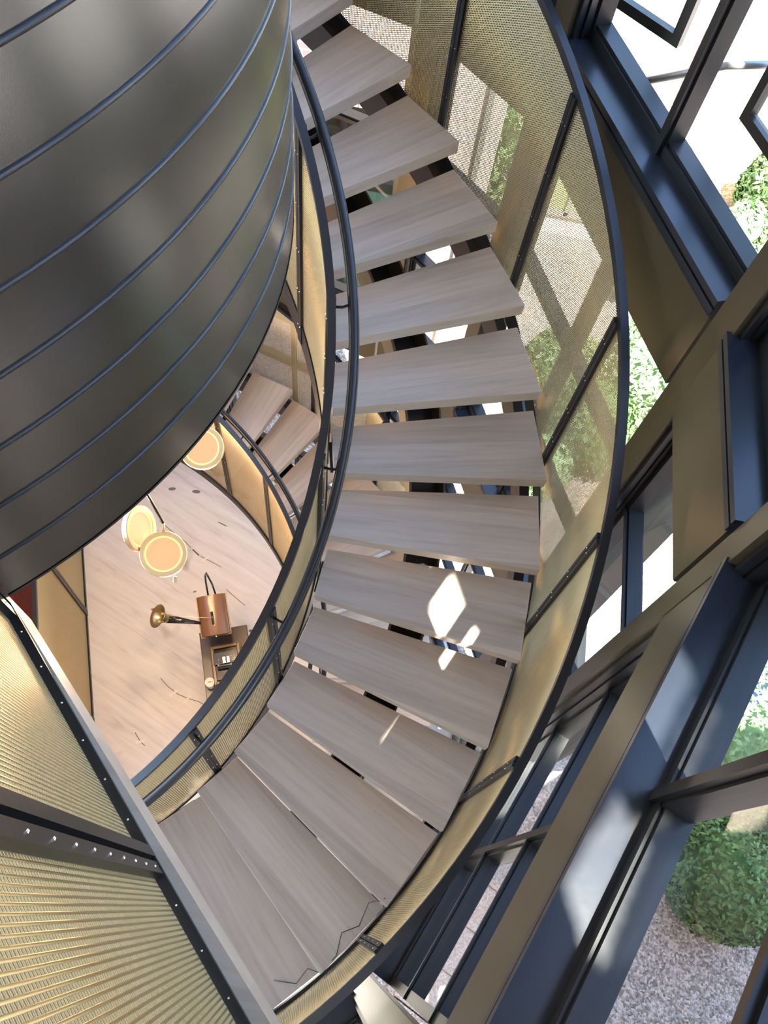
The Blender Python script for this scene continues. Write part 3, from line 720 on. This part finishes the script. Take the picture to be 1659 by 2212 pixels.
mb = MB(); mb.lathe(he, hd * .86 + np.array((.10, .0, .45)), [(.040, -.01), (.044, .02), (.056, .05), (.078, .08), (.108, .102), (.112, .106), (.108, .107), (.074, .086), (.052, .056), (.040, .02), (.034, -.01)], 32); mb.build('bell', M_BELL, horn, smooth='all')
mb = MB(); mb.tube([he + np.array((.02, .02, .04)), hc + LT * .16], .0028, 6); mb.build('support_wire', M_BRASSB, horn, smooth='all')
cn = thing('record_canister', 'small cream cylinder box with red printed lid at the pedestal corner', 'canister')
cc = PP(.055, .545, pz)
mb = MB(); mb.lathe(cc, EZ, [(1e-4, 0), (.042, 0), (.042, .085)], 24); mb.build('tube', simple('canister_paper', (.42, .34, .26), .7), cn, smooth=True)
mb = MB(); mb.lathe(cc, EZ, [(.045, .07), (.045, .108), (.042, .112), (1e-4, .112)], 24); ldd = mb.build('lid', M_CREAM, cn, smooth=True)
mb = MB(); mb.lathe(cc, EZ, [(.030, .1128), (.033, .1128)], 24); mb.lathe(cc, EZ, [(.020, .1128), (.022, .1128)], 24); mb.box(cc + EZ * .1128, EX * .016, EY * .006, EZ * .0003); mb.build('printed_label', M_RED, ldd)

# thin wire on the lowest treads
mb = MB(); pts = [(P(2.90, 11.95, zline(11) + .006)), P(2.86, 12.1, zline(12) + .03), P(2.90, 12.35, zline(12) + .006), P(2.86, 12.55, zline(12) + .006), P(2.92, 12.75, zline(12) + .006), P(2.93, 13.0, zline(12) - .02), P(2.88, 13.1, zline(13) + .01), P(2.90, 13.3, zline(13) + .006), P(2.82, 13.5, zline(13) + .006)]
mb.tube(pts, .0022, 6); tag(mb.build('cable', M_BLACK, None, smooth='all'), 'thin black wire lying along the outer end of the lowest treads', 'cable')

# ------------------------------------------------------------------ open casements outside the north east window
def sash(p, q, z0, z1, label, nb):
    t = thing('open_casement', label, 'window sash')
    p, q = np.array(p), np.array(q); L = np.linalg.norm(q - p); u = (q - p) / L; n = np.array((u[1], -u[0])); u3 = np.array((*u, 0)); n3 = np.array((*n, 0))
    def b(mb, s0, s1, z0_, z1_, d=.02): c = p + u * (s0 + s1) / 2; mb.box((c[0], c[1], Z0 + (z0_ + z1_) / 2), u3 * (s1 - s0) / 2, n3 * d, (0, 0, (z1_ - z0_) / 2))
    mb = MB(); f = .045
    b(mb, 0, f, z0, z1); b(mb, L - f, L, z0, z1); b(mb, f, L - f, z0, z0 + f); b(mb, f, L - f, z1 - f, z1); mb.build('sash_frame', M_FRAME, t)
    for i in range(1, nb + 1):
        zz = z0 + (z1 - z0) * i / (nb + 1); mb = MB(); b(mb, f, L - f, zz - .009, zz + .009, .010); mb.build('glazing_bar', M_GREYMETAL, t)
    mb = MB(); V = [(*(p + u * s), Z0 + z) for s, z in ((f, z0 + f), (L - f, z0 + f), (L - f, z1 - f), (f, z1 - f))]; mb.add(V, [(0, 1, 2, 3)]); mb.build('glass', M_GLASS, t)
    return t
sash((.46, 3.92), (.885, 3.585), -2.03, -.45, 'black steel casement swung outward at the top right, left of the window mullion', 5)
sash((1.155, 3.18), (1.42, 2.62), -2.03, -.45, 'black steel casement swung outward at the right edge of the photo', 5)
mb = MB(); mb.tube([(.735, 3.395, Z0 - 2.10), (1.02, 3.26, Z0 - 1.88), (1.17, 3.22, Z0 - 1.82)], .017, 10); tag(mb.build('window_stay', M_GREYMETAL, None, smooth='all'), 'round grey stay bar crossing outside the window behind the mullion', 'stay bar')

# ------------------------------------------------------------------ garden
mb = MB(); mb.aabb(-60, 60, -60, 60, -.60, -.06); gr = mb.build('ground', M_GRAVEL); tag(gr, kind='structure')
gp = [(2.95, 10.6), (3.1, 11.88), (5.6, 11.88), (7.2, 11.88), (6.6, 9.6), (4.9, 10.0), (4.35, 10.7), (4.0, 11.3)]
tag(poly_slab('mulch_bed', gp, -.06, -.035, M_MULCH), kind='structure')
def leaves(name, c, r, n, size, M, label, cat, group=None, squash=(1, 1, 1), lump=.16, trunk=None, seed=0):
    rg = np.random.default_rng(seed); t = thing(name, label, cat, group); c = np.array(c, float)
    d = rg.normal(size=(n, 3)); d /= np.linalg.norm(d, axis=1)[:, None]
    f = rg.normal(size=(5, 3)) * 2.2; ph_ = rg.uniform(0, 6.28, 5)
    rad = r * (1 + lump * np.sin(d @ f.T + ph_).mean(1) * 1.6) * (1 - .22 * rg.random(n) ** 2)
    pos = d * rad[:, None] * np.array(squash)
    nn = d + rg.normal(size=(n, 3)) * .55; nn /= np.linalg.norm(nn, axis=1)[:, None]
    a = np.cross(nn, rg.normal(size=(n, 3))); a /= np.linalg.norm(a, axis=1)[:, None]; b = np.cross(nn, a)
    s = size * (.6 + .8 * rg.random(n))[:, None]
    V = np.stack([pos - a * s, pos - b * s * .5, pos + a * s, pos + b * s * .5], 1).reshape(-1, 3)
    F = np.arange(4 * n, dtype=np.int32)
    me = bpy.data.meshes.new('foliage'); me.vertices.add(4 * n); me.vertices.foreach_set('co', (V + c).astype(np.float32).ravel())
    me.loops.add(4 * n); me.loops.foreach_set('vertex_index', F); me.polygons.add(n); me.polygons.foreach_set('loop_start', np.arange(0, 4 * n, 4, dtype=np.int32))
    me.materials.append(M); me.update(calc_edges=True); o = bpy.data.objects.new('foliage', me); col.objects.link(o); o.parent = t
    mb = MB(); mb.lathe(c, (0, 0, 1), [(max(1e-3, r * .80 * squash[0] * math.sin(math.pi * i / 8)), -r * .80 * squash[2] * math.cos(math.pi * i / 8)) for i in range(9)], 16)
    mb.build('inner_growth', M_LEAF1 if M is not M_LEAF2 else M_LEAF2, t)
    if trunk: mb = MB(); mb.tube([(c[0], c[1], -.06), (c[0], c[1], c[2])], trunk, 8); mb.build('trunk', M_BARK, t)
    return t
leaves('boxwood', (4.02, .93, .48), .60, 5200, .034, M_LEAF1, 'large round dark green boxwood in shade on gravel at the lower right', 'shrub', squash=(1, 1, .95), trunk=.04, seed=1)
leaves('shrub', (4.55, 2.35, .40), .80, 5200, .040, M_LEAF2, 'loose sunlit grey green shrub behind the round boxwood at the right edge', 'shrub', squash=(1.1, 1, .7), lump=.3, trunk=.03, seed=2)
leaves('shrub', (5.05, 3.95, .55), .60, 2600, .040, M_LEAF1, 'green shrub behind the blue table at the right edge', 'shrub', trunk=.03, seed=3)
leaves('shrub', (3.12, 7.05, .45), .72, 4200, .040, M_LEAF2, 'sunlit pale green shrub seen between the guard rail and the tan spandrel', 'shrub', squash=(.8, 1.3, .9), trunk=.03, seed=4)
leaves('shrub', (2.42, 6.0, .45), .62, 3600, .040, M_LEAF1, 'round dark shrub on gravel seen through the mesh beside the guard rail', 'shrub', trunk=.03, seed=5)
leaves('shrub', (1.98, 6.95, .35), .55, 3200, .040, M_LEAF3, 'green shrub seen through the mesh behind the fifth tread end', 'shrub', trunk=.03, seed=6)
leaves('shrub', (1.72, 5.3, .35), .45, 2600, .036, M_LEAF2, 'yellow green shrub low behind the sixth tread end', 'shrub', trunk=.03, seed=7)
leaves('shrub', (2.95, 8.9, .35), .40, 2000, .036, M_LEAF2, 'small bright shrub seen through the mesh under the guard rail top', 'shrub', trunk=.03, seed=8)
leaves('juniper', (4.62, 10.45, .25), .42, 1800, .05, M_LEAF2, 'feathery light green juniper beside the stepping stones at the upper right', 'shrub', squash=(1, .8, .7), lump=.4, trunk=.02, seed=9)
leaves('juniper', (4.80, 9.75, .20), .34, 1400, .05, M_LEAF2, 'second light green juniper nearer the dark corner column', 'shrub', squash=(1, .8, .7), lump=.4, trunk=.02, seed=10)
leaves('tree', (.42, 9.6, 2.3), 1.15, 6500, .055, M_LEAF3, 'dark leafy tree seen through the mesh between the first two posts', 'tree', squash=(.7, .8, 1.6), lump=.35, trunk=.07, seed=11)
leaves('shrub', (4.95, 11.25, .45), .50, 2600, .05, M_LEAF3, 'dark green bush right of the pale green door', 'shrub', squash=(.8, .6, 1.1), trunk=.03, seed=13)
leaves('shrub', (3.55, 11.6, .18), .26, 900, .04, M_LEAF3, 'small dark plant at the left foot of the pale green door', 'shrub', squash=(.8, .6, 1.0), trunk=.02, seed=12)
for i, (x, y, lb) in enumerate(((4.05, 10.95, 'white square stepping stone nearest the pale green door'), (4.0, 10.33, 'white square stepping stone second from the pale green door'), (3.95, 9.70, 'white square stepping stone beside the lower juniper'))):
    mb = MB(); mb.aabb(x - .45, x + .35, y - .28, y + .28, -.06, -.005); o = bevel(mb.build('stepping_stone', M_STONE), .01); tag(o, lb, 'stepping stone', 'stepping stones in the garden')
for i in range(6):
    c = np.array((.911, -.413)) * 1.30 + np.array((.413, .911)) * (1.40 - i * .44); nm = np.array((.911, -.413)); u = np.array((.413, .911))
    mb = MB(); q = c + nm * .14; mb.box((q[0], q[1], -.045), (*(u * .213), 0), (*(nm * .32), 0), (0, 0, .03)); o = bevel(mb.build('paver', M_PAVER), .008)
    tag(o, 'brown aggregate paver below the lower right window, %s from the top' % ORD[i], 'paver', 'pavers along the glass bay')
# table and chair
t = thing('garden_table', 'blue grey table corner outside the window at the right edge', 'table')
ta = math.radians(25); tu = np.array((math.cos(ta), math.sin(ta), 0)); tv = np.array((-math.sin(ta), math.cos(ta), 0)); tc_ = np.array((4.10, 2.82, 0)) + tu * .62 + tv * -.02
mb = MB(); mb.box(tc_ + EZ * .72, tu * .62, tv * .36, EZ * .018); bevel(mb.build('table_top', M_TABLE, t), .006)
for a in (-1, 1):
    for b in (-1, 1):
        mb = MB(); q = tc_ + tu * a * .54 + tv * b * .30; mb.tube([q + EZ * .70, q + tu * a * .05 - EZ * .06], .022, 8); mb.build('leg', M_STEEL, t)
t = thing('garden_chair', 'wooden garden chair with orange boards beside the blue table', 'chair')
cc_ = np.array((3.72, 2.72, 0))
mb = MB()
for i in range(4): mb.box(cc_ + tv * (i * .11 - .16) + EZ * .36, tu * .22, tv * .048, EZ * .012)
mb.build('seat', M_ORANGE, t)
mb = MB()
for i in range(4): mb.box(cc_ - tu * .24 + tv * (i * .11 - .16) + EZ * .60, tu * .012, tv * .048, EZ * .24)
mb.build('backrest', M_ORANGE, t)
for a in (-1, 1):
    for b in (-1, 1): mb = MB(); q = cc_ + tu * a * .19 + tv * b * .18; mb.box(q + EZ * .145, tu * .02, tv * .02, EZ * .205); mb.build('leg', M_CEDAR, t)

# neighbouring pale brick house beyond the top of the stair
nh = thing('brick_house', 'sunlit pale brick house wall with dark window beyond the top of the stair', 'house')
def hp(name, *a, M=M_PALEBRICK): o = brick_wall(name, *a, M, kind=None); o.parent = nh; return o
zl_ = Z0 - 5.10
hp('wall', (-9, 7.0), (.10, 7.0), zl_ + .20, 9.0)
hp('wall', (-9, 7.0), (-3.0, 7.0), -.06, zl_ + .20)
hp('wall', (-.35, 7.0), (.10, 7.0), -.06, zl_ + .20)
mb = MB()
for i in range(36): mb.aabb(-3.0 + i * .0736 + .005, -3.0 + (i + 1) * .0736 - .005, 6.985, 7.10, zl_, zl_ + .20)
mb.build('lintel', simple('soldier_brick', (.70, .48, .40), .9), nh)
mb = MB(); mb.aabb(-3.0, -.35, 7.06, 7.20, zl_ - .02, zl_ + .2); mb.build('mortar', M_STONE, nh)
mb = MB(); mb.aabb(-3.0, -.35, 7.12, 7.14, .3, zl_); mb.build('window_pane', M_DARKGLASS, nh)
mb = MB()
for x in (-3.0, -2.1, -1.2, -.40): mb.aabb(x, x + .06, 7.06, 7.12, .3, zl_)
for z in (.3, 1.5, 2.6): mb.aabb(-3.0, -.35, 7.06, 7.12, z, z + .06)
mb.build('window_frame', M_STEEL, nh)
st = thing('stucco_house', 'pink stucco house corner right of the pale brick wall, seen through the mesh', 'house')
mb = MB(); mb.aabb(.10, .42, 7.0, 8.2, -.06, 6.2); mb.build('wall', M_STUCCO, st)
mb = MB(); mb.aabb(.22, .28, 6.93, 6.99, -.06, 6.2); mb.build('downpipe', M_GREYMETAL, st)

# white garden house at the far right with green door
wh = thing('white_house', 'bright white house wall with a pale green door at the top right', 'house')
mb = MB(); mb.aabb(2.6, 12.0, 11.90, 12.2, -.06, 8.5); mb.build('wall', M_WHITE, wh)
mb = MB(); mb.aabb(3.80, 4.38, 11.82, 11.90, -.06, 2.45); dr = mb.build('door', M_DOORREFL, wh)
mb = MB(); mb.aabb(4.28, 4.33, 11.77, 11.82, .95, 1.07); mb.build('door_handle', M_GREYMETAL, dr)
mb = MB()
for i in range(8): mb.aabb(3.20, 3.32, 11.84, 11.90, .3 + i * .24, .3 + i * .24 + .2)
mb.build('brick_edging', simple('edging_brick', (.45, .22, .16), .9), wh)
# low house with a window across the gravel
cb_ = thing('garden_room', 'garden room with glazed door across the gravel, seen through the mesh', 'house')
mb = MB(); mb.aabb(1.2, 2.55, 9.9, 10.1, -.06, 3.0); mb.build('wall', M_STUCCO, cb_)
mb = MB(); mb.aabb(1.35, 2.35, 9.86, 9.92, .35, 2.4); mb.build('window_pane', simple('window_green', (.35, .42, .16), .15), cb_)
mb = MB()
for x in (1.30, 1.80, 2.32): mb.aabb(x, x + .07, 9.82, 9.92, .3, 2.4)
for z in (.3, 1.0, 1.7): mb.aabb(1.30, 2.39, 9.82, 9.92, z, z + .07)
mb.build('window_frame', M_GREYMETAL, cb_)
mb = MB(); mb.aabb(1.2, 2.5, 9.55, 9.90, -.06, .18); mb.build('door_step', M_WHITE, cb_)

# the main house wing south of the court: it shades the near gravel
hw = thing('house_wing', 'wing of the house beyond the lower right corner shading the near gravel', 'house')
hw_o = brick_wall('wall', (9.5, .45), (.9, -1.55), -.06, Z0 + .3, M_PALEBRICK, th=-.3, kind=None); hw_o.parent = hw
